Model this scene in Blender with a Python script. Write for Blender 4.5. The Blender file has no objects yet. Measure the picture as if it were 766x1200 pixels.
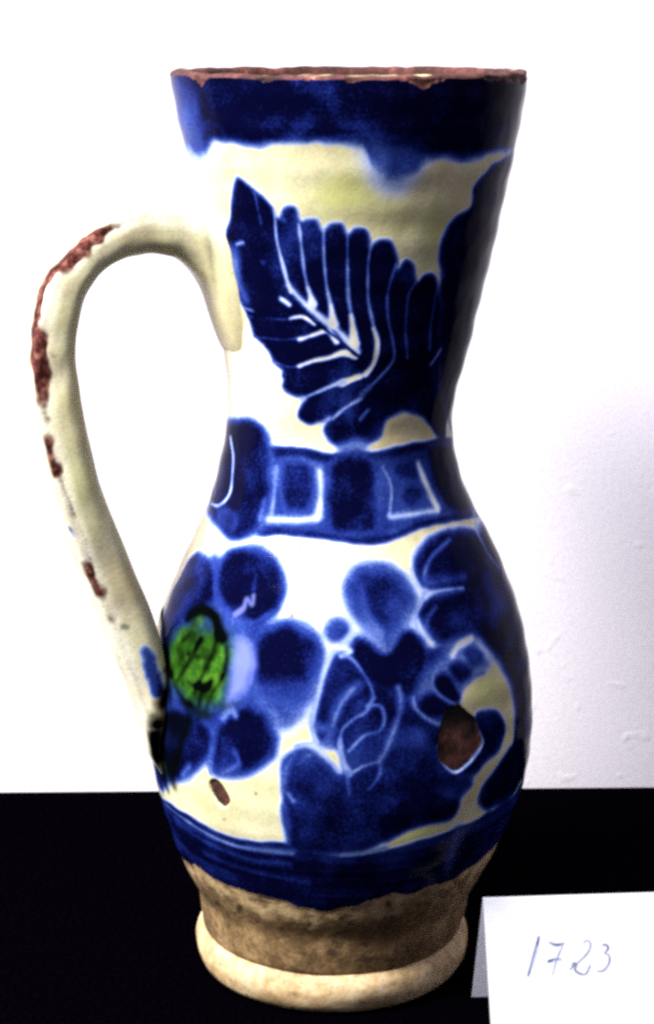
import bpy, math
import numpy as np
from mathutils import Vector

# ------------------------------------------------------------------ camera, world, lamps, exposure
S = bpy.context.scene
COL = S.collection
D = 0.60                                    # metres from the camera to the jug's axis
F_PX = 2350.0                               # focal length in photograph pixels (1200 tall)
TILT = math.atan(585 / F_PX)
CAM = np.array([-0.0015, -D, 0.29797])
cd = bpy.data.cameras.new('camera'); co = bpy.data.objects.new('camera', cd); COL.objects.link(co)
cd.sensor_fit = 'VERTICAL'; cd.sensor_height = 24; cd.lens = F_PX / 1200 * 24
cd.clip_start = 0.01; cd.clip_end = 20
co.location = CAM; co.rotation_euler = (math.radians(90) - TILT, 0, 0)
S.camera = co
S.cycles.pixel_filter_type = 'BLACKMAN_HARRIS'; S.cycles.filter_width = 3.1      # the photograph's soft lens
S.cycles.use_denoising = False
S.cycles.max_bounces = 6
S.view_settings.view_transform = 'Standard'; S.view_settings.look = 'None'
S.view_settings.exposure = 0.0; S.view_settings.gamma = 1.0

w = bpy.data.worlds.new('World'); S.world = w; w.use_nodes = True
bgn = w.node_tree.nodes['Background']
bgn.inputs[0].default_value = (0.80, 0.75, 1.0, 1); bgn.inputs[1].default_value = 0.31

def area(name, loc, aim, size, energy, colour, sy=None):
    l = bpy.data.lights.new(name, 'AREA'); l.size = size; l.energy = energy; l.color = colour
    if sy: l.shape = 'RECTANGLE'; l.size_y = sy
    o = bpy.data.objects.new(name, l); COL.objects.link(o); o.location = loc
    o.rotation_euler = (Vector(aim) - Vector(loc)).to_track_quat('-Z', 'Y').to_euler()
    return o
area('window_light', (-1.00, -0.70, 1.38), (0, 0.02, 0.13), 0.50, 97, (1.0, 0.985, 0.95), 0.55)
area('overhead_fill', (-0.50, -0.60, 1.55), (0.10, 0.1, 0.10), 0.9, 24, (0.92, 0.88, 1.0))  # added soft fill from above for wall and jug, no lamp known there

# ------------------------------------------------------------------ small helpers
rng = np.random.default_rng(7)
def link(o, parent=None):
    COL.objects.link(o)
    if parent is not None: o.parent = parent
    return o
def mesh_obj(name, V, Fq, mat, parent=None, attrs=None, normals=None):
    V = np.asarray(V, np.float32); Fq = np.asarray(Fq, np.int32)
    me = bpy.data.meshes.new(name); n = len(Fq); k = Fq.shape[1]
    me.vertices.add(len(V)); me.vertices.foreach_set('co', V.ravel())
    me.loops.add(n * k); me.loops.foreach_set('vertex_index', Fq.ravel())
    me.polygons.add(n); me.polygons.foreach_set('loop_start', np.arange(0, n * k, k, dtype=np.int32))
    me.update(calc_edges=True)
    me.polygons.foreach_set('use_smooth', np.ones(n, bool))
    for a, v in (attrs or {}).items():
        at = me.attributes.new(a, 'FLOAT', 'POINT'); at.data.foreach_set('value', np.asarray(v, np.float32).ravel())
    if normals is not None: me.normals_split_custom_set_from_vertices(normals.astype(np.float32))
    me.materials.append(mat)
    o = bpy.data.objects.new(name, me)
    return link(o, parent)
def catmull(P, closed=False, sub=6):
    P = np.asarray(P, float); n = len(P)
    if n < 3: return P
    out = []
    rngi = range(n if closed else n - 1)
    for i in rngi:
        if closed: p0, p1, p2, p3 = P[(i-1) % n], P[i], P[(i+1) % n], P[(i+2) % n]
        else: p0, p1, p2, p3 = P[max(i-1, 0)], P[i], P[i+1], P[min(i+2, n-1)]
        for t in np.arange(sub) / sub:
            out.append(0.5 * ((2*p1) + (-p0+p2)*t + (2*p0-5*p1+4*p2-p3)*t*t + (-p0+3*p1-3*p2+p3)*t**3))
    if not closed: out.append(P[-1])
    return np.array(out)
def sstep(x): x = np.clip(x, 0, 1); return x*x*(3-2*x)

# photo-tracing helpers: pixel -> ray of the reference camera (used once, to read positions off the photograph)
cT, sT = math.cos(TILT), math.sin(TILT)
def ray(px, py):
    a = (np.asarray(px, float) - 383) / F_PX; b = (600 - np.asarray(py, float)) / F_PX
    return np.stack([a, cT + b*sT, -sT + b*cT], -1)
def project(P):
    d = P - CAM; zc = d[..., 1]*cT - d[..., 2]*sT; yc = d[..., 1]*sT + d[..., 2]*cT
    return 383 + F_PX*d[..., 0]/zc, 600 - F_PX*yc/zc
PX = 0.255e-3                               # size of one photograph pixel at the jug

# ------------------------------------------------------------------ materials
def new_mat(name):
    m = bpy.data.materials.new(name); m.use_nodes = True
    nt = m.node_tree; return m, nt, nt.nodes['Principled BSDF']
def N(nt, t, **kw):
    n = nt.nodes.new(t)
    for k, v in kw.items(): setattr(n, k, v)
    return n
def noise(nt, scale, detail=4, rough=0.55, vec=None):
    n = N(nt, 'ShaderNodeTexNoise'); n.inputs['Scale'].default_value = scale
    n.inputs['Detail'].default_value = detail; n.inputs['Roughness'].default_value = rough
    if vec is None:
        tc = N(nt, 'ShaderNodeTexCoord'); vec = tc.outputs['Object']
    nt.links.new(vec, n.inputs['Vector']); return n.outputs['Fac']
def ramp(nt, fac, stops, interp='LINEAR'):
    r = N(nt, 'ShaderNodeValToRGB'); cr = r.color_ramp; cr.interpolation = interp
    while len(cr.elements) < len(stops): cr.elements.new(0.5)
    for e, (p, c) in zip(cr.elements, stops): e.position = p; e.color = (*c, 1)
    nt.links.new(fac, r.inputs[0]); return r.outputs[0]
def mix(nt, fac, a, b, mode='MIX'):
    m = N(nt, 'ShaderNodeMix', data_type='RGBA', blend_type=mode)
    for s, v in ((m.inputs[0], fac), (m.inputs[6], a), (m.inputs[7], b)):
        if hasattr(v, 'links'): nt.links.new(v, s)
        elif isinstance(v, (int, float)): s.default_value = v
        else: s.default_value = (*v, 1)
    return m.outputs[2]
def mth(nt, op, a, b=0.0, c=None, clamp=False):
    m = N(nt, 'ShaderNodeMath', operation=op, use_clamp=clamp)
    for i, v in enumerate((a, b) if c is None else (a, b, c)):
        if hasattr(v, 'links'): nt.links.new(v, m.inputs[i])
        else: m.inputs[i].default_value = v
    return m.outputs[0]
def attr(nt, name):
    a = N(nt, 'ShaderNodeAttribute'); a.attribute_name = name; return a.outputs['Fac']
def bump(nt, bs, h, strength, dist):
    b = N(nt, 'ShaderNodeBump'); b.inputs['Strength'].default_value = strength; b.inputs['Distance'].default_value = dist
    nt.links.new(h, b.inputs['Height']); nt.links.new(b.outputs[0], bs.inputs['Normal'])

def glaze_material(name):
    m, nt, bs = new_mat(name)
    # cream tin glaze, pooled yellow-green in places
    big = noise(nt, 28, 3); mid = noise(nt, 110, 4); fine = noise(nt, 1300, 2, 0.7)
    cream = ramp(nt, big, [(0.34, (0.58, 0.58, 0.34)), (0.5, (0.66, 0.63, 0.42)), (0.68, (0.56, 0.47, 0.29))])
    cream = mix(nt, mth(nt, 'MULTIPLY', attr(nt, 'pool'), 0.85), cream, (0.44, 0.47, 0.13))
    cream = mix(nt, mth(nt, 'MULTIPLY', attr(nt, 'lit_pale'), 0.9), cream, (0.86, 0.83, 0.70))  # painted light: cream whitened on the brightly lit areas
    cream = mix(nt, mth(nt, 'MULTIPLY', mth(nt, 'SUBTRACT', mid, 0.40, clamp=True), 1.8), cream, (0.44, 0.37, 0.18))
    cream = mix(nt, mth(nt, 'MULTIPLY', mth(nt, 'SUBTRACT', fine, 0.42, clamp=True), 2.2), cream, (0.40, 0.36, 0.20))
    # cobalt: density drives the colour from pale blue through ultramarine to near black
    d = attr(nt, 'cobalt')
    d2 = mth(nt, 'MULTIPLY_ADD', mth(nt, 'SUBTRACT', mid, 0.5), mth(nt, 'MULTIPLY', d, 0.60), d)
    d2 = mth(nt, 'MULTIPLY_ADD', mth(nt, 'SUBTRACT', fine, 0.5), mth(nt, 'MULTIPLY', d, 0.75), d2)
    cob = ramp(nt, d2, [(0.0, (0.60, 0.66, 0.74)), (0.16, (0.32, 0.40, 0.66)), (0.34, (0.090, 0.145, 0.39)), (0.50, (0.019, 0.040, 0.21)),
                        (0.64, (0.009, 0.020, 0.145)), (0.78, (0.0032, 0.0068, 0.068)), (0.94, (0.0010, 0.0012, 0.014))])
    cov = N(nt, 'ShaderNodeMapRange', interpolation_type='SMOOTHSTEP'); nt.links.new(d2, cov.inputs[0])
    cov.inputs[1].default_value = 0.01; cov.inputs[2].default_value = 0.20
    c = mix(nt, cov.outputs[0], cream, cob)
    c = mix(nt, attr(nt, 'lavender'), c, (0.14, 0.17, 0.52))
    g = ramp(nt, noise(nt, 160, 3), [(0.36, (0.008, 0.030, 0.003)), (0.5, (0.018, 0.075, 0.006)), (0.66, (0.058, 0.175, 0.014))])
    c = mix(nt, attr(nt, 'green'), c, g)
    c = mix(nt, attr(nt, 'dark'), c, (0.0008, 0.0012, 0.0010))
    clay = ramp(nt, noise(nt, 300, 4, 0.7), [(0.40, (0.022, 0.006, 0.005)), (0.52, (0.085, 0.024, 0.020)), (0.62, (0.20, 0.085, 0.062))])
    c = mix(nt, attr(nt, 'clay'), c, clay)
    nt.links.new(c, bs.inputs['Base Color'])
    rg = mth(nt, 'MULTIPLY_ADD', mid, 0.10, 0.05)
    rg = mth(nt, 'MULTIPLY_ADD', attr(nt, 'clay'), 0.45, rg)
    nt.links.new(rg, bs.inputs['Roughness'])
    bs.inputs['IOR'].default_value = 1.07
    nt.links.new(mth(nt, 'MULTIPLY_ADD', attr(nt, 'dark'), -0.5, 0.5, clamp=True), bs.inputs['Specular IOR Level'])
    h = mth(nt, 'MULTIPLY_ADD', fine, 0.12, mth(nt, 'ADD', mid, mth(nt, 'MULTIPLY', d, 0.25)))
    bump(nt, bs, h, 0.35, 0.0006)
    return m
def clay_material(name, stops, speck, rough=0.85, bs_=0.6):
    m, nt, bs = new_mat(name)
    a = noise(nt, 90, 5, 0.65); b = noise(nt, 420, 4, 0.7); c_ = noise(nt, 30, 2)
    c = ramp(nt, mth(nt, 'MULTIPLY_ADD', b, 0.45, mth(nt, 'MULTIPLY', a, 0.55)), stops)
    sp = ramp(nt, b, [(0.60, (0, 0, 0)), (0.70, (1, 1, 1))])
    c = mix(nt, mth(nt, 'MULTIPLY', sp, 0.75), c, speck)
    c = mix(nt, mth(nt, 'MULTIPLY', attr(nt, 'scum'), mth(nt, 'MULTIPLY', mth(nt, 'SUBTRACT', noise(nt, 260, 3), 0.34, clamp=True), 3.6)), c, (0.52, 0.37, 0.19))
    c = mix(nt, mth(nt, 'MULTIPLY', attr(nt, 'stain'), 1.0), c, speck)
    nt.links.new(c, bs.inputs['Base Color']); bs.inputs['Roughness'].default_value = rough
    bs.inputs['Specular IOR Level'].default_value = 0.25
    bump(nt, bs, mth(nt, 'MULTIPLY_ADD', b, 0.5, a), bs_, 0.0010)
    return m
M_glaze = glaze_material('glaze')
M_base = clay_material('bare_clay', [(0.37, (0.06, 0.038, 0.016)), (0.5, (0.155, 0.092, 0.038)), (0.64, (0.34, 0.225, 0.105))], (0.045, 0.025, 0.012))
M_ring = clay_material('pale_clay', [(0.36, (0.26, 0.165, 0.07)), (0.5, (0.50, 0.355, 0.185)), (0.62, (0.66, 0.53, 0.33))], (0.16, 0.08, 0.035), 0.6, 0.3)
M_rim = clay_material('red_clay', [(0.38, (0.012, 0.004, 0.003)), (0.50, (0.056, 0.017, 0.014)), (0.60, (0.13, 0.045, 0.036)), (0.70, (0.44, 0.27, 0.19))], (0.02, 0.006, 0.004))
M_chip = clay_material('chip_clay', [(0.40, (0.012, 0.005, 0.004)), (0.5, (0.050, 0.017, 0.011)), (0.60, (0.13, 0.050, 0.032))], (0.004, 0.0025, 0.002))

m, nt, bs = new_mat('white_plaster')
nt.links.new(ramp(nt, noise(nt, 7, 3), [(0.3, (0.80, 0.765, 0.83)), (0.7, (0.84, 0.81, 0.86))]), bs.inputs['Base Color'])
wc = bs.inputs['Base Color'].links[0].from_socket
nt.links.new(mix(nt, mth(nt, 'MULTIPLY', mth(nt, 'SUBTRACT', noise(nt, 900, 3, 0.8), 0.40, clamp=True), 1.8), wc, (0.62, 0.58, 0.68)), bs.inputs['Base Color'])
bs.inputs['Roughness'].default_value = 0.9; bs.inputs['Specular IOR Level'].default_value = 0.1
blob = ramp(nt, noise(nt, 85, 2, 0.4), [(0.68, (0, 0, 0)), (0.82, (1, 1, 1))])
bump(nt, bs, mth(nt, 'MULTIPLY_ADD', noise(nt, 500, 4), 0.30, blob), 0.32, 0.0007)
M_wall = m
m, nt, bs = new_mat('black_cloth')
nt.links.new(ramp(nt, noise(nt, 700, 3), [(0.35, (0.0002, 0.0001, 0.0004)), (0.7, (0.0008, 0.0005, 0.0014))]), bs.inputs['Base Color'])
bs.inputs['Roughness'].default_value = 1.0; bs.inputs['Specular IOR Level'].default_value = 0.0
bump(nt, bs, noise(nt, 1200, 2), 0.3, 0.0004)
M_cloth = m
m, nt, bs = new_mat('white_paper')
nt.links.new(ramp(nt, noise(nt, 300, 3), [(0.3, (0.80, 0.81, 0.84)), (0.7, (0.85, 0.86, 0.88))]), bs.inputs['Base Color'])
bs.inputs['Roughness'].default_value = 0.8; bs.inputs['Specular IOR Level'].default_value = 0.2
bump(nt, bs, noise(nt, 900, 3), 0.15, 0.0002)
tl = N(nt, 'ShaderNodeBsdfTranslucent'); tl.inputs[0].default_value = (0.84, 0.86, 0.95, 1)
ms = N(nt, 'ShaderNodeMixShader'); ms.inputs[0].default_value = 0.45
nt.links.new(bs.outputs[0], ms.inputs[1]); nt.links.new(tl.outputs[0], ms.inputs[2]); nt.links.new(ms.outputs[0], nt.nodes['Material Output'].inputs[0])
M_paper = m
m, nt, bs = new_mat('blue_ink')
nt.links.new(ramp(nt, noise(nt, 500, 3), [(0.42, (0.03, 0.045, 0.17)), (0.62, (0.20, 0.25, 0.42))]), bs.inputs['Base Color'])
bs.inputs['Roughness'].default_value = 0.7
M_ink = m

# ------------------------------------------------------------------ setting: wall and table
def box_grid(name, V, F, mat, kind='structure'):
    o = mesh_obj(name, V, F, mat); o['kind'] = kind
    for p in o.data.polygons: p.use_smooth = False
    return o
def slab(x0, x1, y0, y1, z0, z1, rot=0):
    V = np.array([(x, y, z) for x in (x0, x1) for y in (y0, y1) for z in (z0, z1)], float)
    c, s = math.cos(rot), math.sin(rot); V = np.c_[V[:, 0]*c - V[:, 1]*s, V[:, 0]*s + V[:, 1]*c, V[:, 2]]
    return V, [(0, 1, 3, 2), (4, 6, 7, 5), (0, 4, 5, 1), (2, 3, 7, 6), (0, 2, 6, 4), (1, 5, 7, 3)]
YB = float(CAM[2] / math.tan(TILT + math.atan(324.5 / F_PX)) - D)      # where the table meets the wall
ROT = math.radians(1.2)
V, Fc = slab(-1.3, 1.3, YB + 0.001, YB + 0.15, -0.6, 1.6, ROT); wall = box_grid('wall', V, Fc, M_wall)
V, Fc = slab(-1.2, 1.2, -0.75, YB - 0.001, -0.03, 0.0, ROT); table = box_grid('tabletop', V, Fc, M_cloth)

# ------------------------------------------------------------------ the jug's profile: (height, radius, axis offset in x)
PROF = np.array([(0.0127,0.0403,0.0002), (0.0143,0.0419,0.0003), (0.0190,0.0431,0.0006), (0.0251,0.0437,0.0009), (0.0314,0.0464,0.0010), (0.0377,0.0494,0.0011), (0.0440,0.0518,0.0013), (0.0503,0.0538,0.0015), (0.0565,0.0559,0.0018), (0.0628,0.0577,0.0020), (0.0691,0.0589,0.0020), (0.0754,0.0596,0.0021), (0.0808,0.0599,0.0021), (0.0871,0.0598,0.0021), (0.0934,0.0594,0.0020), (0.0997,0.0588,0.0020), (0.1060,0.0579,0.0019), (0.1123,0.0566,0.0019), (0.1186,0.0548,0.0020), (0.1249,0.0525,0.0021), (0.1312,0.0499,0.0022), (0.1374,0.0472,0.0023), (0.1437,0.0441,0.0022), (0.1500,0.0409,0.0020), (0.1563,0.0383,0.0017), (0.1626,0.0363,0.0014), (0.1689,0.0348,0.0014), (0.1752,0.0338,0.0016), (0.1815,0.0336,0.0021), (0.1878,0.0342,0.0026), (0.1941,0.0352,0.0032), (0.2004,0.0364,0.0037), (0.2067,0.0376,0.0040), (0.2129,0.0388,0.0042), (0.2183,0.0398,0.0044), (0.2246,0.0410,0.0046), (0.2309,0.0422,0.0048), (0.2372,0.0434,0.0049), (0.2435,0.0446,0.0050), (0.2498,0.0460,0.0050), (0.2561,0.0473,0.0049), (0.2624,0.0485,0.0047), (0.2687,0.0498,0.0046), (0.2750,0.0508,0.0045), (0.2806,0.0516,0.0043)])
_k = np.clip((PROF[:, 0]-0.02)/0.04, 0, 1)
PROF[:, 1] += 0.0006*_k; PROF[:, 2] += 0.0006*_k
dense = catmull(PROF, sub=12)
zt, rt, ot = dense[-1]
def prof_r(z): return np.interp(z, dense[:, 0], dense[:, 1])
def prof_o(z): return np.interp(z, dense[:, 0], dense[:, 2])
lip = np.array([(zt+0.0004, rt-0.0003), (zt+0.0008, rt-0.0008), (zt+0.0010, rt-0.0015), (zt+0.0011, rt-0.0024), (zt+0.0010, rt-0.0033), (zt+0.0006, rt-0.0041), (zt-0.0002, rt-0.0047), (zt-0.0015, rt-0.0051)])
zi = np.linspace(zt-0.006, 0.022, 70)
inner = np.c_[zi, prof_r(zi + 0.003) - 0.0052]
floor = np.array([(0.0195, 0.030), (0.0185, 0.018), (0.0182, 0.008), (0.0182, 0.001)])
seg = np.sqrt((np.diff(dense[:, :2], axis=0)**2).sum(1)); L = np.r_[0, np.cumsum(seg)]
NO = 860
lo = np.linspace(0, L[-1], NO)
path = np.c_[np.interp(lo, L, dense[:, 0]), np.interp(lo, L, dense[:, 1]), np.interp(lo, L, dense[:, 2])]
path = np.r_[path, np.c_[lip, np.full(len(lip), ot)], np.c_[inner, prof_o(inner[:, 0])], np.c_[floor, np.full(4, 0.001)]]
NR = len(path)
# columns: dense on the half the photograph shows; angle 0 faces the camera, + is to the right
front = np.linspace(-1.8, 1.8, 800); back = np.linspace(1.8, 2*math.pi - 1.8, 181)[1:-1]
TH = np.r_[front, back]; NC = len(TH)
THW = (TH + math.pi) % (2*math.pi) - math.pi

def px_to_surface(P):
    """photograph pixels -> (angle, height) on the jug"""
    P = np.asarray(P, float); d = ray(P[:, 0], P[:, 1])
    t = np.linspace(D-0.10, D+0.03, 900)
    Q = CAM + d[:, None, :]*t[None, :, None]
    z = Q[..., 2]; r = np.hypot(Q[..., 0]-prof_o(z), Q[..., 1]) - prof_r(z)
    hit = r < 0; ok = hit.any(1); i = np.where(ok, hit.argmax(1), r.argmin(1)); n = np.arange(len(P))
    i = np.maximum(i, 1)
    a, b = r[n, i-1], r[n, i]; f = np.where(ok, a/np.where(a-b == 0, 1, a-b), 1.0)
    q = Q[n, i-1] + (Q[n, i]-Q[n, i-1])*f[:, None]
    th = np.arctan2(q[:, 0]-prof_o(q[:, 2]), -q[:, 1])
    th += np.where(ok, 0, np.sign(th)*np.maximum(b, 0)/prof_r(q[:, 2]))
    return np.c_[th, q[:, 2]]
# conformal chart of the outer surface: u = angle, v = integral of dl / r
vo = np.r_[0, np.cumsum(np.diff(lo) / ((path[1:NO, 1] + path[:NO-1, 1])/2))]
def chart(P, closed=False, smooth=True, sub=6):
    P = catmull(P, closed, sub) if smooth else np.asarray(P, float)
    s = px_to_surface(P)
    return np.c_[s[:, 0], np.interp(s[:, 1], path[:NO, 0], vo)]

def fft_noise(shape, lx, ly, seed):
    r = np.random.default_rng(seed).normal(size=shape)
    fy = np.fft.fftfreq(shape[0])[:, None]*ly; fx = np.fft.rfftfreq(shape[1])[None, :]*lx
    n = np.fft.irfft2(np.fft.rfft2(r)*np.exp(-(fx**2+fy**2)*2), s=shape); n -= n.mean(); return n/n.std()
U = np.broadcast_to(THW[None, :], (NO, NC)); Vv = np.broadcast_to(vo[:, None], (NO, NC))
RP = np.broadcast_to(path[:NO, 1][:, None]/PX, (NO, NC))
def noise_cols(lx, ly, seed):
    n = fft_noise((NO, 1024), lx, ly, seed)           # sampled evenly round the jug, then laid on the columns
    pos = (TH % (2*math.pi))/(2*math.pi)*1024; i0 = np.floor(pos).astype(int) % 1024; f = pos-np.floor(pos)
    return n[:, i0]*(1-f) + n[:, (i0+1) % 1024]*f
N1 = noise_cols(15, 13, 1); N2 = noise_cols(20, 22, 2); N3 = noise_cols(60, 60, 3); N4 = noise_cols(200, 5, 4)
A = {k: np.zeros((NO, NC)) for k in ('cobalt', 'green', 'dark', 'clay', 'lavender', 'pool', 'lit_pale', 'chip', 'chip_dark')}
SHIFT = [0.0]
def region(C, pad_px):
    u = (U[0] - SHIFT[0] + math.pi) % (2*math.pi) - math.pi
    pad = pad_px/120
    ci = np.where((u > C[:, 0].min()-pad) & (u < C[:, 0].max()+pad))[0]
    if SHIFT[0] == 0: ci = ci[ci < 800 + 0] if True else ci
    ri = np.where((vo > C[:, 1].min()-pad) & (vo < C[:, 1].max()+pad))[0]
    if len(ci) == 0 or len(ri) == 0: return None
    ix = np.ix_(ri, ci)
    uu = np.broadcast_to(u[ci][None], (len(ri), len(ci))); vv = np.broadcast_to(vo[ri][:, None], uu.shape)
    return ix, uu, vv
def seg_dist(uu, vv, C, closed):
    best = np.full(uu.shape, 1e9); par = np.zeros(uu.shape)
    n = len(C) if closed else len(C)-1
    for i in range(n):
        a, b = C[i], C[(i+1) % len(C)]; e = b-a; l2 = (e**2).sum()+1e-14
        t = np.clip(((uu-a[0])*e[0]+(vv-a[1])*e[1])/l2, 0, 1)
        d = (uu-a[0]-t*e[0])**2+(vv-a[1]-t*e[1])**2
        k = d < best; best = np.where(k, d, best); par = np.where(k, (i+t)/n, par)
    return np.sqrt(best), par
def poly_sdf(P, pad, smooth=True, sub=5):
    C = chart(P, True, smooth, sub); R = region(C, pad)
    if R is None: return None
    ix, uu, vv = R; d, _ = seg_dist(uu, vv, C, True)
    ins = np.zeros(uu.shape, bool)
    for i in range(len(C)):
        a, b = C[i], C[(i+1) % len(C)]
        if a[1] == b[1]: continue
        ins ^= ((a[1] > vv) != (b[1] > vv)) & (uu < (b[0]-a[0])*(vv-a[1])/(b[1]-a[1])+a[0])
    return ix, np.where(ins, d, -d)*RP[ix]
def blob(P, edge, core, feather=3.0, rampw=12.0, ch='cobalt', smooth=True, wob=0.5, sub=5):
    r = poly_sdf(P, feather+10, smooth, sub)
    if r is None: return
    ix, s = r; s = s + wob*N1[ix] + 0.5*wob*N2[ix]
    feather = feather*1.25
    a = sstep(s/feather*0.5+0.5); val = edge+(core-edge)*sstep(s/rampw)
    A[ch][ix] = A[ch][ix]*(1-a)+val*a
def line(P, w, val, feather=1.6, ch='cobalt', w2=None, alpha=1.0, wob=0.35):
    C = chart(P, False); R = region(C, w+feather+10)
    if R is None: return
    ix, uu, vv = R; d, t = seg_dist(uu, vv, C, False)
    ww = (w + ((w2 if w2 is not None else w)-w)*t)*(1.22 if ch == 'cobalt' and val < 0.6 else 1)
    s = ww/2 - d*RP[ix] + wob*N1[ix]
    a = sstep(s/feather*0.5+0.5)*alpha
    A[ch][ix] = A[ch][ix]*(1-a)+val*a
def circ(x, y, r, r2=None, n=12):
    r2 = r2 or r
    return [(x+r*math.cos(2*math.pi*i/n), y+r2*math.sin(2*math.pi*i/n)) for i in range(n)]
def level_curve(P):
    """boundary running round the jug -> v as a function of angle"""
    C = chart(P, False); o = np.argsort(C[:, 0]); c = C[o]
    m0 = (c[0, 1]+c[-1, 1])/2
    lev = np.interp(THW, np.r_[-math.pi, c[0, 0]-0.5, c[:, 0], c[-1, 0]+0.5, math.pi], np.r_[m0, m0, c[:, 1], m0, m0])
    return lev[None, :]

# ---------------------------------------------------------------- painted decoration
BAND_TOP_LO = [(212,166), (222,170), (232,180), (240,180), (247,172), (258,167), (300,170), (340,167), (380,169), (418,171), (428,178), (436,192), (452,204), (470,206), (486,200), (500,188), (520,185), (545,189), (562,184), (585,178), (602,174)]
RIM_LO = [(201,90), (206,87), (222,90), (232,97), (238,103), (243,95), (256,88), (290,85), (330,84), (362,85), (378,90), (395,94), (418,96), (436,90), (462,92), (482,99), (494,106), (506,100), (525,94), (560,95), (590,97), (611,98)]
LOW_HI = [(186,930), (205,946), (223,957), (250,972), (275,982), (300,986), (330,986), (345,992), (372,999), (411,1002), (436,999), (473,990), (502,981), (530,973), (567,955), (605,930)]
LOW_LO = [(203,994), (213,1006), (235,1019), (255,1031), (273,1040), (292,1047), (310,1052), (345,1059), (379,1068), (400,1063), (430,1057), (454,1050), (485,1044), (511,1037), (535,1027), (555,1015), (572,998)]

def motifs():
    # ---- big fern leaf on the neck and its darker neighbour to the right
    blob([(275,210), (284,209), (298,222), (311,231), (319,241), (326,254), (333,243), (346,243), (352,258), (360,256), (371,257), (378,269), (388,262), (401,262), (407,274), (416,267), (429,269), (434,288), (444,280), (458,282), (465,297), (466,314), (476,304), (486,312), (488,330), (497,321), (507,321), (513,334), (516,345),
          (540,380), (532,440), (524,500), (518,518), (511,509), (497,492), (481,484), (465,486), (452,494), (445,512), (430,522), (404,526), (387,519), (379,504), (386,489), (377,494), (362,496), (350,488), (354,474), (357,466), (342,463), (331,453), (332,438), (320,424), (311,405), (298,394), (292,374), (280,347), (268,322), (262,295), (264,279), (271,248)], 0.72, 1.0, 3.4, 7)
    blob([(515,345), (517,325), (514,300), (519,276), (533,255), (551,243), (556,220), (569,202), (586,189), (640,180), (640,420), (560,560), (528,500), (515,440)], 0.78, 1.02, 4, 10)
    # upper fingers: pale gaps
    for P, a, b, v1 in (([(322,248), (324,277), (331,308), (337,330), (341,342)], 2.6, 5.0, 0.20), ([(350,262), (353,284), (356,314), (361,340)], 2.2, 4, 0.30),
                     ([(379,270), (380,311), (383,338), (388,362)], 2.2, 4, 0.26), ([(407,274), (407,318), (408,348), (412,374)], 1.8, 4, 0.34),
                     ([(434,287), (431,311), (431,348), (436,376), (441,399), (438,422), (430,437), (415,443), (402,447)], 2.0, 5, 0.30),
                     ([(464,310), (455,338), (454,369), (460,400), (461,420), (452,434), (432,454)], 2.6, 3.0, 0.40), ([(487,330), (478,348), (475,386), (477,420)], 2.4, 2.4, 0.44),
                     ([(513,338), (506,372), (503,410)], 2.2, 2.2, 0.50), ([(298,224), (306,262)], 2.2, 1.6, 0.50), ([(298,394), (330,398), (352,396)], 1.6, 2, 0.50), ([(319,424), (340,430), (352,428)], 1.8, 2, 0.42), ([(290,370), (310,374), (340,374)], 1.6, 2, 0.52)):
        line(P, a, v1, 2.2, w2=b)
    line([(504,428), (510,420), (516,410)], 3, 0.30, 2.4, w2=4)  # small elongated highlight painted in
    # cream by the midrib, wedges below it
    line([(338,334), (354,353), (378,374), (398,390), (417,412)], 6, 0.15, 4, w2=9)
    line([(361,338), (366,356)], 3, 0.12, 3, w2=9); line([(387,358), (391,380)], 3, 0.09, 3, w2=11); line([(411,370), (415,402)], 4, 0.08, 3, w2=11)
    line([(437,385), (442,402), (438,424), (428,438)], 4.5, 0.10, 2.2); line([(420,441), (400,449)], 5, 0.06, 2.4, w2=7)
    line([(330,350), (339,357)], 5, 0.12, 2.8); line([(340,373), (354,371), (368,378)], 3, 0.05, 2.4, w2=6)
    line([(351,398), (368,392), (384,388), (394,400)], 3, 0.05, 2.4, w2=7); line([(350,429), (366,423), (385,419), (402,413), (416,417)], 3, 0.06, 2.4, w2=8)
    line([(352,468), (368,461), (388,452), (402,447)], 2.4, 0.26, 2, w2=6); line([(390,490), (404,478), (422,467)], 3, 0.32, 2.4, w2=5); line([(378,494), (390,490)], 2.2, 0.4, 2)
    line([(422,491), (431,480)], 4, 0.42, 2.6); line([(432,454), (424,462)], 6, 0.5, 4)
    line([(331,346), (344,352), (368,376), (398,399), (419,417), (434,420)], 2.6, 0.95, 1.6, w2=3.4)
    for P in ([(314,405), (345,405), (380,404)], [(333,440), (365,438), (400,430)], [(300,372), (330,380), (350,384)]): line(P, 5, 0.97, 5)
    # lighter outer edge of the leftmost finger
    blob([(268,284), (276,288), (281,300), (284,330), (292,352), (286,352), (274,330), (265,305), (263,290)], 0.45, 0.5, 7, 8)
    line([(278,286), (285,284)], 4, 0.25, 3); line([(288,361), (297,364)], 2.5, 0.3, 2.5); line([(307,307), (309,308)], 3, 0.6, 3)
    line([(332,257), (333,258)], 3.5, 0.5, 3)
    # pale join under the leaf
    blob([(397,520), (412,514), (426,516), (432,526), (420,534), (398,534)], 0.36, 0.40, 6, 8)

    # ---- patterned collar
    blob([(305,528), (360,531), (400,536), (440,534), (480,527), (530,517), (600,512), (600,596), (550,600), (500,610), (440,632), (384,626), (340,622), (300,620)], 0.60, 0.62, 4, 8)
    line([(318,529), (357,531), (390,537), (439,534), (478,526), (530,517), (580,512)], 10, 0.88, 4)
    line([(306,622), (346,624), (384,628), (428,634), (461,628), (494,614), (527,607), (560,601), (600,596)], 9, 0.80, 4)
    line([(324,548), (321,580), (319,600)], 4.5, 0.20, 5); line([(316,608), (340,609), (370,608)], 7, 0.07, 6)
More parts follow.
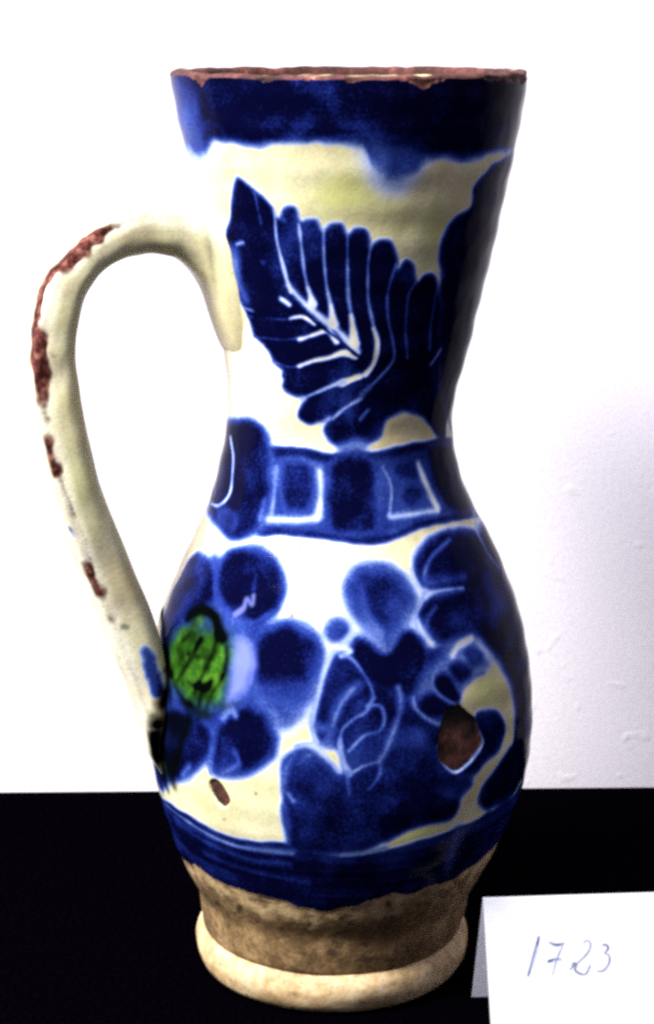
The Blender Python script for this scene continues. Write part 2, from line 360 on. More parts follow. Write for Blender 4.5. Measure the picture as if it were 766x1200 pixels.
    line([(373,552), (376,575), (373,604)], 7, 0.07, 6.5, w2=9); line([(352,540), (376,545)], 4, 0.45, 4)
    blob([(330,540), (362,540), (371,568), (366,596), (349,604), (330,594)], 0.52, 0.84, 5, 12)
    blob([(386,540), (438,538), (444,615), (428,626), (398,626), (383,612)], 0.60, 1.0, 5, 13)
    line([(448,548), (458,570), (456,604)], 2.5, 0.30, 2.4); blob([(462,542), (490,538), (498,560), (480,566), (462,560)], 0.6, 0.75, 5, 9)
    line([(457,606), (484,602), (512,598)], 5, 0.15, 5); line([(490,543), (496,560), (506,582), (512,594)], 6, 0.06, 5.5, w2=9)
    blob(circ(482, 582, 15, 16), 0.62, 0.86, 4, 9)
    blob([(500,524), (527,520), (545,540), (556,592), (532,600), (514,580), (504,550)], 0.75, 1.02, 5, 10)
    blob([(258,494), (275,490), (293,489), (311,500), (320,522), (322,568), (312,600), (303,624), (275,634), (255,620), (240,596), (244,570), (250,531)], 0.58, 1.0, 5, 14)
    for P in ([(271,512), (274,545), (270,578), (258,592), (248,590)],): line(P, 4, 0.14, 2.8)
    line([(262,520), (255,548), (252,580)], 3, 0.30, 2.6)
    blob([(256,596), (278,600), (276,622), (258,614)], 0.6, 0.72, 6, 10); line([(310,586), (306,606)], 3, 0.42, 5)

    # ---- flower on the left of the belly
    blob([(203,690), (230,700), (300,730), (300,830), (250,860), (196,860), (186,780)], 0.64, 0.68, 7, 9)
    blob([(246,662), (262,656), (300,722), (360,730), (372,780), (340,846), (316,850), (250,850), (240,760)], 0.60, 0.66, 8, 10)
    blob([(236,646), (224,652), (207,681), (194,713), (188,745), (196,790), (215,770), (232,740), (254,708), (253,663)], 0.60, 0.92, 5, 12)
    blob([(254,666), (267,645), (292,638), (317,644), (332,667), (337,694), (326,720), (304,736), (279,738), (262,722), (252,696)], 0.58, 1.0, 5, 18)
    blob([(298,744), (315,731), (337,725), (361,732), (377,750), (382,774), (376,802), (361,828), (336,850), (317,834), (300,816), (294,778)], 0.56, 1.02, 5, 18)
    blob([(300,806), (345,800), (372,800), (358,832), (336,850), (316,836)], 0.40, 0.56, 22, 16)
    blob([(267,829), (292,823), (314,835), (327,860), (325,884), (310,899), (285,911), (254,910), (242,884), (254,845)], 0.58, 1.02, 5, 17)
    blob([(198,826), (223,832), (248,850), (252,882), (236,902), (223,914), (201,918), (188,926), (176,882), (179,851)], 0.55, 0.98, 6, 15)
    line([(262,905), (280,895), (276,880)], 4, 0.48, 5); line([(214,908), (222,898)], 7, 0.42, 6); line([(247,905), (248,875)], 4, 0.5, 5)
    blob([(242,706), (264,710), (282,722), (292,738), (280,752), (262,748), (250,730)], 0.50, 0.52, 8, 8)
    line([(262,745), (262,715), (256,700)], 3, 0.62, 6)
    line([(298,690), (300,676)], 3, 0.66, 5); line([(282,728), (300,728), (322,716)], 3, 0.52, 5)
    blob([(274,750), (290,746), (299,760), (298,800), (290,818), (272,830), (262,828), (268,798)], 0.42, 0.44, 7, 6, wob=1.5)
    line([(262,842), (272,832), (276,838)], 7, 0.36, 5)
    # ---- right of the belly
    blob([(417,760), (440,752), (480,742), (500,760), (540,745), (560,770), (540,800), (530,850), (540,885), (554,915), (545,930), (510,960), (470,972), (436,996), (410,1002), (345,998), (333,975), (330,925), (331,890), (345,877), (366,876), (384,891), (400,905), (395,880), (370,870), (366,840), (378,790), (392,764)], 0.66, 0.88, 5, 12)
    blob([(450,760), (470,735), (500,755), (500,800), (480,822), (450,810), (420,790), (407,765), (416,745), (436,748)], 0.72, 1.04, 6, 12)
    blob([(402,678), (416,661), (438,656), (461,662), (481,679), (491,702), (486,722), (472,742), (454,766), (430,746), (410,722), (400,698)], 0.44, 0.80, 6, 24)
    line([(424,690), (428,715), (445,740)], 7, 0.48, 8); line([(440,690), (446,710)], 14, 0.9, 12)
    blob(circ(395, 739, 17), 0.48, 0.74, 5, 13)
    blob([(483,668), (489,643), (508,627), (536,618), (556,622), (580,655), (600,720), (575,760), (548,712), (497,691)], 0.58, 1.0, 5, 15)
    line([(528,632), (508,650), (498,668), (497,684)], 3.5, 0.44, 3.6); line([(500,684), (520,680), (545,676)], 10, 0.66, 8)
    blob([(489,714), (508,696), (544,690), (575,702), (590,740), (560,748), (516,757), (492,729)], 0.66, 0.98, 4, 12)
    blob([(560,622), (640,590), (640,960), (585,960), (590,900), (604,850), (600,806), (582,772), (556,742), (545,718), (548,690), (556,660)], 0.90, 0.98, 10, 8)
    line([(510,712), (502,724), (500,732)], 4, 0.50, 5)
    line([(484,678), (490,688), (497,695), (516,692), (542,689)], 4.2, 0.20, 3.4, w2=2.6); line([(498,692), (490,712), (486,726), (490,740)], 5, 0.30, 3.4, w2=2.4)
    line([(481,668), (486,682)], 4, 0.16, 3)
    # light seams round the small leaf
    line([(414,741), (402,752), (391,761), (381,784), (372,819), (366,851), (372,868)], 5.5, 0.22, 3.6, w2=4)
    line([(392,757), (410,762), (400,768)], 5, 0.14, 3.4)
    line([(399,765), (412,772), (422,784), (434,804), (438,819)], 3, 0.36, 2.6, w2=2)
    line([(420,802), (404,815), (395,830), (389,845), (388,856)], 9, 0.52, 7, w2=8); line([(412,808), (398,828), (390,850)], 3.5, 0.36, 3.4)
    line([(374,852), (386,856), (384,868)], 10, 0.44, 8)
    line([(437,818), (428,834), (414,842), (401,855), (398,872), (402,890), (410,908)], 3.2, 0.40, 2.6); line([(430,827), (445,827), (450,842), (444,856), (426,862), (408,880)], 3, 0.40, 2.6)
    line([(398,866), (401,890), (409,906)], 4.5, 0.36, 3)
    line([(466,806), (469,818), (467,837), (457,866), (445,892)], 7, 0.42, 4.5, w2=5); line([(445,888), (444,908), (432,924)], 4, 0.44, 3, w2=2)
    line([(409,907), (426,897), (444,892)], 3, 0.40, 2.6); line([(407,905), (409,930)], 3, 0.5, 3)
    line([(346,874), (364,870), (380,881), (396,904)], 3.2, 0.30, 2.6, w2=2); line([(352,893), (358,886), (364,884)], 3, 0.6, 5)
    line([(345,884), (336,900), (333,925)], 4, 0.5, 5); line([(338,930), (344,938)], 4, 0.4, 4); line([(333,945), (338,970)], 4, 0.55, 5)
    # berries / fingers on the right
    blob([(486,818), (494,790), (516,766), (530,748), (556,744), (566,760), (574,780), (560,792), (540,820), (522,848), (500,838)], 0.40, 0.44, 9, 10)
    blob(circ(506, 828, 20, 17), 0.7, 0.96, 3.5, 9); blob([(508,796), (514,788), (524,790), (535,804), (538,818), (530,824), (516,816), (509,806)], 0.74, 0.98, 3.2, 8)
    blob([(526,784), (534,773), (546,778), (554,792), (548,802), (536,800)], 0.72, 0.92, 3.5, 8); blob([(543,766), (552,757), (564,762), (564,776), (552,782)], 0.66, 0.84, 4, 8)
    line([(530,768), (538,756), (552,748)], 6, 0.10, 4, w2=8); line([(508,791), (507,804), (518,817), (534,826)], 3, 0.34, 2.6); line([(484,818), (487,830), (500,842), (518,850)], 4, 0.34, 3)
    line([(540,806), (552,796), (566,788)], 7, 0.46, 6)
    # cream loop and crescent on the right, dark curl inside
    blob([(543,816), (548,804), (561,795), (577,800), (590,812), (592,826), (585,835), (570,830), (556,842), (546,838)], 0.0, 0.0, 5, 6)
    line([(586,820), (595,840), (600,860), (594,882), (580,899), (568,915), (558,930), (552,948)], 6, 0.02, 3.4, w2=20)
    line([(554,944), (536,960), (512,972), (480,980), (452,990), (424,1001)], 15, 0.02, 4, w2=4)
    blob([(556,842), (566,833), (580,832), (589,842), (593,858), (586,878), (570,892), (556,908), (534,912), (540,896), (556,880)], 0.68, 0.92, 4, 10)
    blob([(601,872), (614,880), (613,910), (596,934), (572,948), (560,940), (566,920), (584,896)], 0.85, 1.04, 4, 8)
    blob([(470,935), (500,925), (528,928), (538,942), (528,960), (505,965), (480,972), (450,985), (440,960)], 0.85, 1.0, 4, 8)
    line([(612,914), (600,934), (580,952), (556,966)], 4, 0.06, 3)
    line([(556,600), (560,625), (572,648), (584,665)], 6, 0.22, 4.5, w2=3)

def paint():
    D_ = A['cobalt']
    up = RP*(vo[:, None] - level_curve(BAND_TOP_LO)); up = up + 1.4*N2 + 0.8*N1
    dd = RP*(level_curve(RIM_LO) - vo[:, None])
    a = sstep(up/7*0.5+0.5); body = 0.70 + 0.36*sstep(up/14) + 0.04*N4 + 0.03*N3 - 0.13*np.exp(-((up-24)/8.0)**2)*np.clip(0.8+0.4*N3, 0, 1)
    D_[:] = D_*(1-a)+np.clip(body, 0.5, 1.1)*a
    SHIFT[0] = math.pi; motifs(); SHIFT[0] = 0.0
    # the half in view starts clean
    colf = 800; D_[:int(np.searchsorted(path[:NO, 0], 0.250)), :colf] = 0
    a_ = a[:, :colf]; D_[:, :colf] = np.clip(body, 0.5, 1.1)[:, :colf]*a_
    motifs()
    # thin diffuse run of blue-green under the top band, left end painted paler where light overexposes it
    blob([(428,172), (470,170), (495,184), (484,206), (468,222), (446,218), (434,200)], 0.34, 0.60, 24, 22)
    blob([(200,100), (222,104), (236,140), (238,182), (214,168)], 0.52, 0.56, 26, 20)
    # bottom band
    hi = RP*(level_curve(LOW_HI)-vo[:, None]) + 0.8*N1; lw = RP*(vo[:, None]-level_curve(LOW_LO)) + 1.2*N1 + 1.2*N2
    a = sstep(hi/4*0.5+0.5)
    body = 0.76+0.20*sstep(hi/30)+0.06*N4+0.03*N2
    D_[:] = D_*(1-a)+body*a
    line([(192,940), (205,953), (230,970), (262,986), (290,994), (342,1000)], 3.4, 0.26, 3.4, w2=3); line([(290,993), (343,998)], 6, 0.4, 5)  # thin pale highlight painted along the top of the band
    line([(205,962), (240,986), (290,1006), (340,1012)], 5, 0.60, 7); line([(536,975), (530,994), (524,1018)], 12, 0.50, 12, w2=7); line([(240,1000), (290,1020), (360,1034)], 4, 0.62, 8)
    line([(400,1001), (424,998), (450,992)], 5, 0.30, 4)
    # green heart of the flower
    blob([(208,742), (222,732), (242,729), (262,740), (272,757), (270,788), (262,822), (240,834), (213,818), (197,796), (198,765)], 0.85, 1, 11, 6, 'green', wob=2.0)
    blob([(232,726), (246,728), (250,738), (236,740)], 0.5, 0.5, 8, 4, 'green')
    for P, w_, v in (([(221,724), (236,714), (252,722), (262,748)], 15, 1.0), ([(256,742), (250,765), (240,786), (228,812)], 8, 0.95), ([(266,758), (264,788), (250,812), (240,834)], 6, 0.92),
                     ([(236,750), (224,772), (212,792), (206,800)], 8, 0.92), ([(248,798), (236,816), (232,842)], 9, 0.97), ([(202,790), (214,820), (240,838)], 9, 0.8), ([(214,752), (222,744)], 4, 0.5), ([(222,766), (244,772)], 6, 0.8), ([(222,800), (236,806)], 5, 0.85)):
        line(P, w_, v, 5, 'dark')
    line([(262,828), (280,824)], 6, 0.5, 7, 'dark')
    line([(188,700), (189,716), (192,740), (194,770), (196,815), (188,838), (182,858), (184,895), (190,925)], 15, 1.0, 6, 'dark', w2=9)  # crease between handle and belly painted dark
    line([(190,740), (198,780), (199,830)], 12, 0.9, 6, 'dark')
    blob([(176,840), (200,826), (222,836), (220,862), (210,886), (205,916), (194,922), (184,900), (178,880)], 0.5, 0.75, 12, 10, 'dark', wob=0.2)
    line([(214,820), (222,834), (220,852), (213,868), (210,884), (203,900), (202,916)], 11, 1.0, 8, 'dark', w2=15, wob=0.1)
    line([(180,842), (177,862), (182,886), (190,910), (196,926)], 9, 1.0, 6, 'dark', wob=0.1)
    line([(192,896), (197,912)], 5, 0.5, 6, 'green', wob=0.1)
    line([(200,908), (203,922)], 9, 0.9, 6, 'dark', wob=0.1); line([(222,836), (245,838)], 12, 0.85, 7, 'dark')
    line([(187,884), (190,904)], 5, 0.6, 4, 'green')
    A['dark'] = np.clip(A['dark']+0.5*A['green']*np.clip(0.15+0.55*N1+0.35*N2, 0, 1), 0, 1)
    # lavender glaze patch and squiggle
    blob([(276,756), (285,751), (294,756), (296,776), (291,798), (280,814), (269,818), (270,794)], 0.7, 0.9, 7, 6, 'lavender', wob=1.5)
    line([(292,756), (297,776), (294,800)], 2.5, 0.6, 3, 'lavender')
    line([(276,720), (286,712), (290,702), (296,708), (298,698)], 5, 0.7, 3, 'lavender', w2=3)
    line([(284,764), (286,770)], 5, 0.6, 4)
    # pooled yellow-green glaze
    for x, y, rx, ry, v in ((405,226,40,22,0.7), (455,250,50,34,0.45), (515,250,26,50,0.6), (480,212,30,12,0.8), (505,505,26,14,0.7), (568,812,26,20,0.6), (300,940,40,26,0.15), (345,856,22,18,0.5), (570,930,26,26,0.6), (490,980,50,14,0.6), (500,568,10,28,0.5), (300,500,30,20,0.1), (190,905,10,30,0.9)):
        r = poly_sdf(circ(x, y, rx, ry), 40)
        if r: ix, s = r; A['pool'][ix] = np.maximum(A['pool'][ix], v*sstep((s+14)/30)*(0.8+0.2*N3[ix]))
    for x, y, rx, ry in ((340,400,50,50), (300,450,30,70), (370,690,60,50), (360,590,40,30)):  # overexposed light painted into the cream as whiter patches
        r = poly_sdf(circ(x, y, rx, ry), 60)
        if r: ix, s = r; A['lit_pale'][ix] = np.maximum(A['lit_pale'][ix], sstep((s+30)/50))
    A['pool'] = np.clip(A['pool']+0.12*N3, 0, 1)
    # pinholes and small bare spots
    for x, y, r_ in ((342,721,2.6), (376,699,1.6), (232,276,1.6), (352,640,1.3), (300,930,1.4), (263,960,1.3)):
        blob(circ(x, y, r_, n=8), 1, 1, 2.4, 2, 'clay', wob=0.2)
    # chips that expose the clay, the larger one with a broken pale lip
    blob([(523,832), (534,827), (541,826), (554,839), (560,856), (565,871), (552,891), (532,904), (517,891), (512,874), (517,852)], 1, 1, 2.0, 2, 'chip', wob=1.0)
    blob([(524,828), (542,824), (556,838), (562,858), (552,862), (545,850), (536,856), (522,846)], 1, 1, 8, 4, 'chip_dark', wob=2.0); blob(circ(548, 852, 5, 6), 0.0, 0.0, 4, 3, 'chip_dark'); line([(520,838), (514,862), (514,880)], 5, 0.9, 6, 'chip_dark')  # upper and left parts of the large chip darker
    line([(512,874), (518,891), (532,905), (552,892), (566,872), (561,858)], 3.0, 0.16, 3); line([(518,850), (524,832)], 2, 0.3, 3)
    blob([(246,918), (254,915), (263,923), (268,938), (261,946), (250,934)], 1, 1, 2.0, 2, 'chip', wob=0.6)
paint()
A['cobalt'] = np.clip(A['cobalt']*(1-0.13*np.clip(0.5*N2+0.7*N3+0.1, 0, 2)), 0, 1)

# ---------------------------------------------------------------- geometry of the turned body
def pad(a, v=0.0): return np.r_[a, np.full((NR-NO, NC), v)]
z = path[:, 0][:, None]; r0 = path[:, 1][:, None]; o0 = path[:, 2][:, None]
th = TH[None, :]
wob = 0.00022*np.sin(2*th+1.1+z*9)+0.00012*np.sin(3*th-0.7+z*31)+0.00010*np.sin(z*620+0.6*np.sin(th))
relief = pad(0.00007*N3 + 0.00003*N2 + 0.00007*sstep(A['cobalt']*2) - (0.0009+0.0002*N2)*sstep(A['chip']) + 0.00010*A['green']*(0.5+0.5*N1))
rim_s = RP*(vo[:, None]-level_curve(RIM_LO)) - 1.2 + 1.2*N1 + 0.8*noise_cols(4, 4, 9)
rim_m = np.r_[rim_s > 0, np.ones((len(lip), NC), bool), np.zeros((NR-NO-len(lip), NC), bool)]
rimn = np.r_[N1[-(len(lip)+2):, :]*0+1, ][:len(lip)]
relief = relief - pad(0.00030*sstep(rim_s/3)*(1+0.5*N1))
lipz = np.zeros((NR, NC)); lipz[NO-8:NO+len(lip)] = (0.00022*N2[400]+0.00016*N1[300])[None, :]*np.linspace(0.2, 1, len(lip)+8)[:, None]
base_s = RP*(level_curve(LOW_LO)-vo[:, None]) + 1.2*N1 + 1.2*N2
relief = relief - pad(0.00018*sstep(base_s/3))
R_ = np.maximum(r0+wob*np.minimum(1, r0/0.02)+relief, 0.0005)
X = o0+R_*np.sin(th); Y = -R_*np.cos(th); Zz = z+lipz+0*th
P3 = np.stack([X, Y, Zz], -1)
dth = np.roll(P3, -1, 1)-np.roll(P3, 1, 1); dl = np.gradient(P3, axis=0)
nrm = np.cross(dth, dl); nrm /= np.linalg.norm(nrm, axis=-1, keepdims=True)+1e-12
rows = np.arange(NR)
fi, fj = np.meshgrid(np.arange(NR-1), np.arange(NC), indexing='ij'); fj2 = (fj+1) % NC
quads = np.stack([fi*NC+fj, fi*NC+fj2, (fi+1)*NC+fj2, (fi+1)*NC+fj], -1)
fz = np.broadcast_to(path[:-1, 0][:, None], quads.shape[:2])
is_in = fi >= NO+len(lip)-1
is_rim = (rim_m[:-1] | ((fi >= NO-1))) & ~is_in
is_base = np.zeros(quads.shape[:2], bool); is_base[:NO-1] = (base_s > 0)[:NO-1]
is_chip = np.zeros(quads.shape[:2], bool); is_chip[:NO-1] = (A['chip'] > 0.5)[:NO-1]
is_neck = (fz > 0.181) & ~is_rim & ~is_in & ~is_chip
is_belly = ~is_neck & ~is_rim & ~is_in & ~is_base & ~is_chip
stain = np.clip(0.9*sstep((N2-2.1)/0.6)+0.6*sstep((N1-2.2)/0.5), 0, 1)
FULL = {k: pad(v) for k, v in A.items() if k not in ('chip', 'chip_dark')}; FULL['stain'] = pad(np.maximum(stain, A['chip_dark']))
Pf = P3.reshape(-1, 3); Nf = nrm.reshape(-1, 3)

jug = bpy.data.objects.new('jug', None); link(jug); jug.empty_display_size = 0.05
jug['label'] = 'glazed earthenware jug painted with blue leaves and flowers, chipped rim, arched handle'
jug['category'] = 'jug'
def cut(name, mask, mat, keys, parent=jug):
    q = quads[mask]; u, inv = np.unique(q, return_inverse=True)
    return mesh_obj(name, Pf[u], inv.reshape(q.shape), mat, parent, {k: FULL[k].ravel()[u] for k in keys}, Nf[u])
GK = ('cobalt', 'green', 'dark', 'clay', 'lavender', 'pool', 'lit_pale')
neck = cut('neck', is_neck, M_glaze, GK)
belly = cut('belly', is_belly, M_glaze, GK)
rim = cut('rim', is_rim, M_rim, ('stain',)); rim['label'] = 'worn red clay edge where the glaze has chipped away'
interior = cut('interior', is_in, M_glaze, ('clay',))
FULL['scum'] = pad(sstep(1-(base_s-12-8*N2)/26))
spots = np.zeros((NO, NC)); A['spot'] = spots
for x, y, r_ in ((253,1059,4.5), (281,1064,3), (301,1079,4), (330,1090,2.5), (362,1083,2), (268,1085,2), (410,1082,2.4), (450,1076,2), (490,1060,2.5), (310,1062,2)): blob(circ(x, y, r_), 1, 1, 3, 2, 'spot', wob=1.2)
FULL['stain'] = np.maximum(FULL['stain'], pad(A['spot']))
base = cut('unglazed_base', is_base, M_base, ('stain', 'scum')); base['label'] = 'bare brown clay band below the blue line'
thm = np.broadcast_to(THW[None, :], quads.shape[:2])
c1 = cut('glaze_chip', is_chip & (thm > 0), M_chip, ('stain',), belly); c1['label'] = 'large reddish brown chip on the right of the belly'
c2 = cut('glaze_chip', is_chip & (thm <= 0), M_chip, ('stain',), belly); c2['label'] = 'small brown chip under the flower'

# foot ring
fr = catmull([(0.0150,0.0350), (0.0142,0.0385), (0.0137,0.0407), (0.0129,0.0422), (0.0111,0.0435), (0.0084,0.0441), (0.0054,0.0437), (0.0026,0.0425), (0.0008,0.0407), (0.0000,0.0385), (0.0000,0.0350), (0.0006,0.0325), (0.0040,0.0312), (0.0080,0.0300), (0.0090,0.0010)], sub=6)
NF = 420; t = np.linspace(0, 2*math.pi, NF, endpoint=False)[None, :]
nz = fft_noise((len(fr), NF), 14, 8, 11)
rr = fr[:, 1][:, None]+0.00008*nz+0.00025*np.sin(2*t+0.4)*(fr[:, 1][:, None]/0.04)+0.00012*np.sin(5*t)
zz = fr[:, 0][:, None]+(0.00018*np.sin(3*t+1)+0.00012*np.sin(7*t))*np.clip(fr[:, 0][:, None]/0.012, 0, 1)
Vr = np.stack([0.0000+rr*np.sin(t), -rr*np.cos(t), np.maximum(zz, 0)+0*t], -1).reshape(-1, 3)
a_, b_ = np.meshgrid(np.arange(len(fr)-1), np.arange(NF), indexing='ij'); b2 = (b_+1) % NF
Fr = np.stack([a_*NF+b_, (a_+1)*NF+b_, (a_+1)*NF+b2, a_*NF+b2], -1).reshape(-1, 4)
st = sstep((fft_noise((len(fr), NF), 5, 4, 21)-2.2)/0.5)*0.9
ring = mesh_obj('foot_ring', Vr, Fr, M_ring, jug, {'stain': st}); ring['label'] = 'thick pale clay ring the jug stands on'

# ---------------------------------------------------------------- handle: outer and inner edge as traced, laid in a plane turned a little towards the camera
AZ = math.radians(20)
PAIRS = [((272,190), (290,440)), ((248,228), (262,402)), ((232,241), (243,350)), ((215,242), (227,322)), ((192,239), (205,302)), ((165,240), (180,296)), ((140,245), (156,297)), ((112,257), (131,306)), ((82,280), (112,323)), ((54,314), (98,347)),
         ((36,358), (91,376)), ((28,410), (88,408)), ((30,465), (91,447)), ((41,525), (101,502)), ((57,580), (114,556)), ((76,635), (134,610)), ((98,690), (155,662)), ((119,742), (176,712)), ((142,795), (190,766)), ((156,832), (192,804)), ((168,868), (186,838)), ((177,890), (184,866)), ((192,910), (194,900))]
def to_plane(P):
    d = ray(np.array(P)[:, 0], np.array(P)[:, 1]); n = np.array([math.sin(AZ), -math.cos(AZ), 0.0]); p0 = np.array([0.003, 0, 0])
    t = ((p0-CAM)@n)/(d@n); q = CAM+d*t[:, None]
    return np.c_[-(q[:, 0]-0.003)/math.cos(AZ), q[:, 2]]        # (radial, height)
Po = to_plane(catmull([p[0] for p in PAIRS], sub=26)); Pi = to_plane(catmull([p[1] for p in PAIRS], sub=26))
NH = len(Po); mid = (Po+Pi)/2; tt = np.linspace(0, 1, NH)
nn = Po-Pi; ht = np.linalg.norm(nn, axis=1)/2; nn /= (2*ht)[:, None]
tg = np.gradient(mid, axis=0); tg /= np.linalg.norm(tg, axis=1)[:, None]
vert = np.abs(tg[:, 1])
ht = ht*(1.05-0.10*sstep(vert))
hw = 0.0105+0.004*sstep((0.10-tt)/0.10)-0.006*sstep((tt-0.86)/0.14)+0.0006*np.sin(tt*23)
NA = 110; ang = np.linspace(0, 2*math.pi, NA, endpoint=False)
ca, sa = np.cos(ang), np.sin(ang); e = 0.72
ca_, sa_ = np.sign(ca)*np.abs(ca)**e, np.sign(sa)*np.abs(sa)**e
hn = fft_noise((NH, NA), 10, 24, 5); hn2 = fft_noise((NH, NA), 3, 6, 6); hn3 = fft_noise((NH, NA), 7, 9, 8)
ridge = 0.0009*np.exp(-((ang-0.85)/0.22)**2)[None, :]        # thrown ridge on the near outer edge
hr = 1+0.012*hn
off_n = ca_[None, :]*ht[:, None]*hr + ca[None, :]*ridge; off_b = sa_[None, :]*hw[:, None]*hr + sa[None, :]*ridge
dirx, diry = -math.cos(AZ), -math.sin(AZ); bx, by = math.sin(AZ), -math.cos(AZ)     # b points towards the camera
rad = mid[:, 0][:, None]+nn[:, 0][:, None]*off_n; hz = mid[:, 1][:, None]+nn[:, 1][:, None]*off_n
HP = np.stack([0.003+rad*dirx+off_b*bx, rad*diry+off_b*by, hz], -1)
hx, hy = project(HP); facing = (sa_ > -0.3)
def hmark(P, w_, feather=2.5, w2=None, wobn=1.1):
    """distance in photo pixels, measured on the handle, from a traced stroke"""
    C = catmull(P); out = np.full((NH, NA), -1e9)
    pts = []
    for x, y in C:
        d = (hx-x)**2+(hy-y)**2; d = np.where(facing[None, :], d, 1e9); pts.append(HP[np.unravel_index(d.argmin(), d.shape)])
    for k, p in enumerate(pts):
        ww = w_+((w2 if w2 else w_)-w_)*k/max(1, len(pts)-1)
        out = np.maximum(out, ww/2-np.linalg.norm(HP-p, axis=-1)/PX)
    return sstep((out+wobn*hn3)/feather*0.5+0.5)
H = {k: np.zeros((NH, NA)) for k in GK}
cl = np.zeros((NH, NA))
for P, w_, w2 in (([(134,267), (117,272), (99,286)], 9, 20), ([(99,286), (78,304), (62,319)], 20, 16), ([(62,319), (54,328), (47,350), (44,374)], 14, 15), ([(44,374), (41,397), (43,426)], 14, 19), ([(43,426), (46,445), (49,468)], 19, 12), ([(51,476), (56,492)], 7, 5),
                   ([(58,522), (62,538), (67,554)], 12, 9), ([(104,664), (109,681), (117,696)], 8, 13), ([(127,725), (130,728)], 6, 6), ([(67,550), (74,570), (85,597), (97,628), (106,655)], 2.4, 2.6), ([(53,484), (60,520)], 3, 3), ([(136,762), (140,772)], 3, 3)):
    q_ = 1.45 if w_ > 6 and w2 > 6 else 1.0
    cl = np.maximum(cl, hmark([(x-(1.5 if q_ > 1 else 0), y) for x, y in P], w_*q_, 4, w2*q_, 2.0))
H['clay'] = cl
for P, w_, v in (([(44,447), (44,453)], 6, 0.85), ([(84,620), (85,623)], 7, 0.7), ([(107,674), (114,692)], 5, 0.65), ([(118,280), (104,288)], 11, 0.6), ([(76,309), (71,316)], 7, 0.6), ([(146,733), (148,736)], 7, 0.75), ([(149,806), (151,814)], 5, 0.6), ([(59,414), (61,418)], 5, 0.5), ([(36,398), (38,402)], 5, 0.4)):
    H['dark'] = np.maximum(H['dark'], v*hmark(P, w_))
H['dark'] = np.maximum(H['dark'], np.maximum(hmark([(184,718), (191,750), (193,790)], 5, 4, None, 0.3), hmark([(194,812), (186,840), (181,866), (182,890)], 20, 7, 26, 0.15)))  # joint against the belly painted dark
H['cobalt'] = np.maximum(0.55*hmark([(172,764), (178,786), (186,810)], 14, 5, 17), 0.16*hmark([(82,620), (86,626)], 10))
H['green'] = 0.8*hmark([(180,838), (186,850)], 8, 5)
H['lit_pale'] = np.broadcast_to(sstep(ca_*1.5)[None, :], (NH, NA)); H['pool'] = np.clip(0.12+0.1*hn, 0, 1)  # outer face whitened in the colour, as the light blows it out
HP = HP - (0.0004*cl)[..., None]*(nn[:, 0][:, None, None]*np.array([dirx, diry, 0])+nn[:, 1][:, None, None]*np.array([0, 0, 1.0]))
a_, b_ = np.meshgrid(np.arange(NH-1), np.arange(NA), indexing='ij'); b2 = (b_+1) % NA
Fh = np.stack([a_*NA+b_, (a_+1)*NA+b_, (a_+1)*NA+b2, a_*NA+b2], -1).reshape(-1, 4)
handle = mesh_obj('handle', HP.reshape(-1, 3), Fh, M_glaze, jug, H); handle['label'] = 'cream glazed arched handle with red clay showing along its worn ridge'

# ---------------------------------------------------------------- folded paper card
def on_table(px, py, zz=0.0):
    d = ray([px], [py])[0]; t = (zz-CAM[2])/d[2]; return CAM+d*t
Apt = on_table(552.5, 1169.5)                       # foot of the back panel, left end
hR, sp, yaw = 0.0425, 0.012, math.radians(4.0)
ux, uy = np.array([math.cos(yaw), math.sin(yaw), 0]), np.array([math.sin(yaw), -math.cos(yaw), 0])
d = ray([565.5], [1052.5])[0]; tR = ((Apt+uy*sp-CAM)@uy)/(d@uy); Rpt = CAM+d*tR       # left end of the fold
hR = Rpt[2]; A2 = Apt
sh = (Rpt-A2)@ux
Bpt = A2+uy*2*sp+ux*(2*sh+0.0005)                         # foot of the front panel, left end
W = 0.085
def panel(name, lo_, hi_, out, parent, bow):
    n, mrow = 24, 12; V = []; T = 0.00028
    for side in (0, 1):
        for i in range(mrow+1):
            for j in range(n+1):
                f = i/mrow; g = j/n
                p = lo_+(hi_-lo_)*f+ux*W*g+out*(bow*math.sin(math.pi*f)*(0.4+0.6*g))
                V.append(p+out*T*side)
    V = np.array(V); k = (mrow+1)*(n+1); F = []
    for i in range(mrow):
        for j in range(n):
            a = i*(n+1)+j; q = (a, a+1, a+n+2, a+n+1); F.append(tuple(x+k for x in q)); F.append(q[::-1])
    for i in range(mrow):
        for j0 in (0, n):
            a = i*(n+1)+j0; F.append((a, a+n+1, a+n+1+k, a+k))
    for j in range(n):
        for i0 in (0, mrow):
            a = i0*(n+1)+j; F.append((a, a+1, a+1+k, a+k))
    o = mesh_obj(name, V, F, M_paper, parent)
    for p in o.data.polygons: p.use_smooth = False
    return o
card = bpy.data.objects.new('card', None); link(card); card.empty_display_size = 0.02
card['label'] = 'folded white paper card with faint handwritten number standing beside the jug foot'
card['category'] = 'card'
upz = np.array([0, 0, 1.0])
nf = np.cross(ux, Rpt-Bpt-upz*0.0003); nf /= np.linalg.norm(nf); nf *= np.sign(nf@uy)
nb = np.cross(ux, Rpt-A2); nb /= np.linalg.norm(nb); nb *= -np.sign(nb@uy)
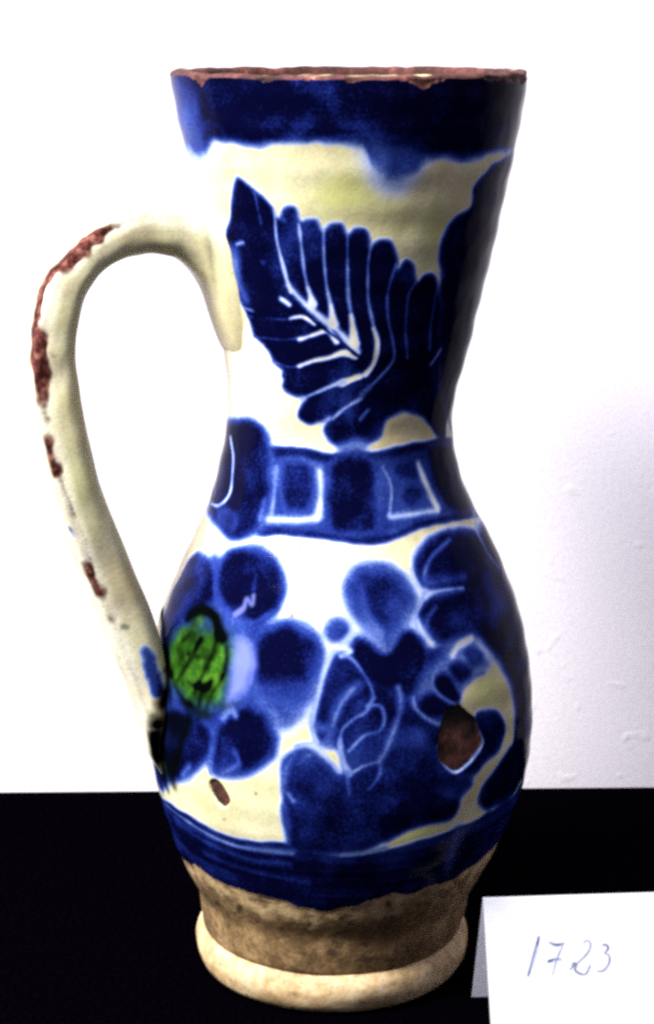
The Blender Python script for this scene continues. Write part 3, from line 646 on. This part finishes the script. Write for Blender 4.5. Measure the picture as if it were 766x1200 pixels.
panel('back_panel', A2+upz*0.0003, Rpt-nb*0.0000, nb, card, 0.0003)
panel('front_panel', Bpt+upz*0.0003, Rpt, nf, card, 0.0)
# handwriting: flat pen strokes on the front panel
def on_card(x, y):
    d = ray([x], [y])[0]; p0 = Rpt+nf*0.00034; t = ((p0-CAM)@nf)/(d@nf); return CAM+d*t
def stroke(P, w_, name='pen_stroke'):
    C = np.array([on_card(x, y) for x, y in catmull(P, sub=8)]); tgt = np.gradient(C, axis=0); s = np.cross(tgt, nf); s /= np.linalg.norm(s, axis=1)[:, None]
    k = np.linspace(0, 1, len(C)); wv = (w_*1.6*PX/2)*(0.55+0.45*np.sin(math.pi*np.clip(k*1.1, 0, 1)))[:, None]
    V = np.r_[C-s*wv, C+s*wv, C-s*wv+nf*0.00003, C+s*wv+nf*0.00003]; n = len(C); F = []
    for i in range(n-1):
        F += [(2*n+i, 2*n+i+1, 3*n+i+1, 3*n+i), (i, 2*n+i, 2*n+i+1, i+1), (n+i, n+i+1, 3*n+i+1, 3*n+i)]
    return V, F
def digit(strokes, front):
    Vs, Fs, k = [], [], 0
    for P, w_ in strokes:
        V, F = stroke(P, w_); Vs.append(V); Fs += [tuple(i+k for i in f) for f in F]; k += len(V)
    return mesh_obj('handwritten_digit', np.concatenate(Vs), Fs, M_ink, front)
front_panel = bpy.data.objects['front_panel']
for dg in ([([(631,1097), (628,1110), (623,1128), (618,1144)], 2.0)],
           [([(643,1104), (649,1107), (655,1107), (660,1105)], 1.8), ([(660,1105), (655,1116), (650,1130), (647,1142)], 0.6), ([(641,1127), (648,1125), (657,1124)], 2.0)],
           [([(683,1105), (687,1102), (691,1105), (690,1113), (684,1121), (674,1130), (667,1136)], 0.8), ([(670,1134), (671,1129), (675,1130), (673,1136), (679,1141), (686,1141), (691,1131)], 1.2)],
           [([(705,1108), (709,1107), (712,1111), (708,1117)], 1.3), ([(708,1117), (713,1120), (713,1128), (707,1137), (699,1138)], 0.9)]):
    digit(dg, front_panel)
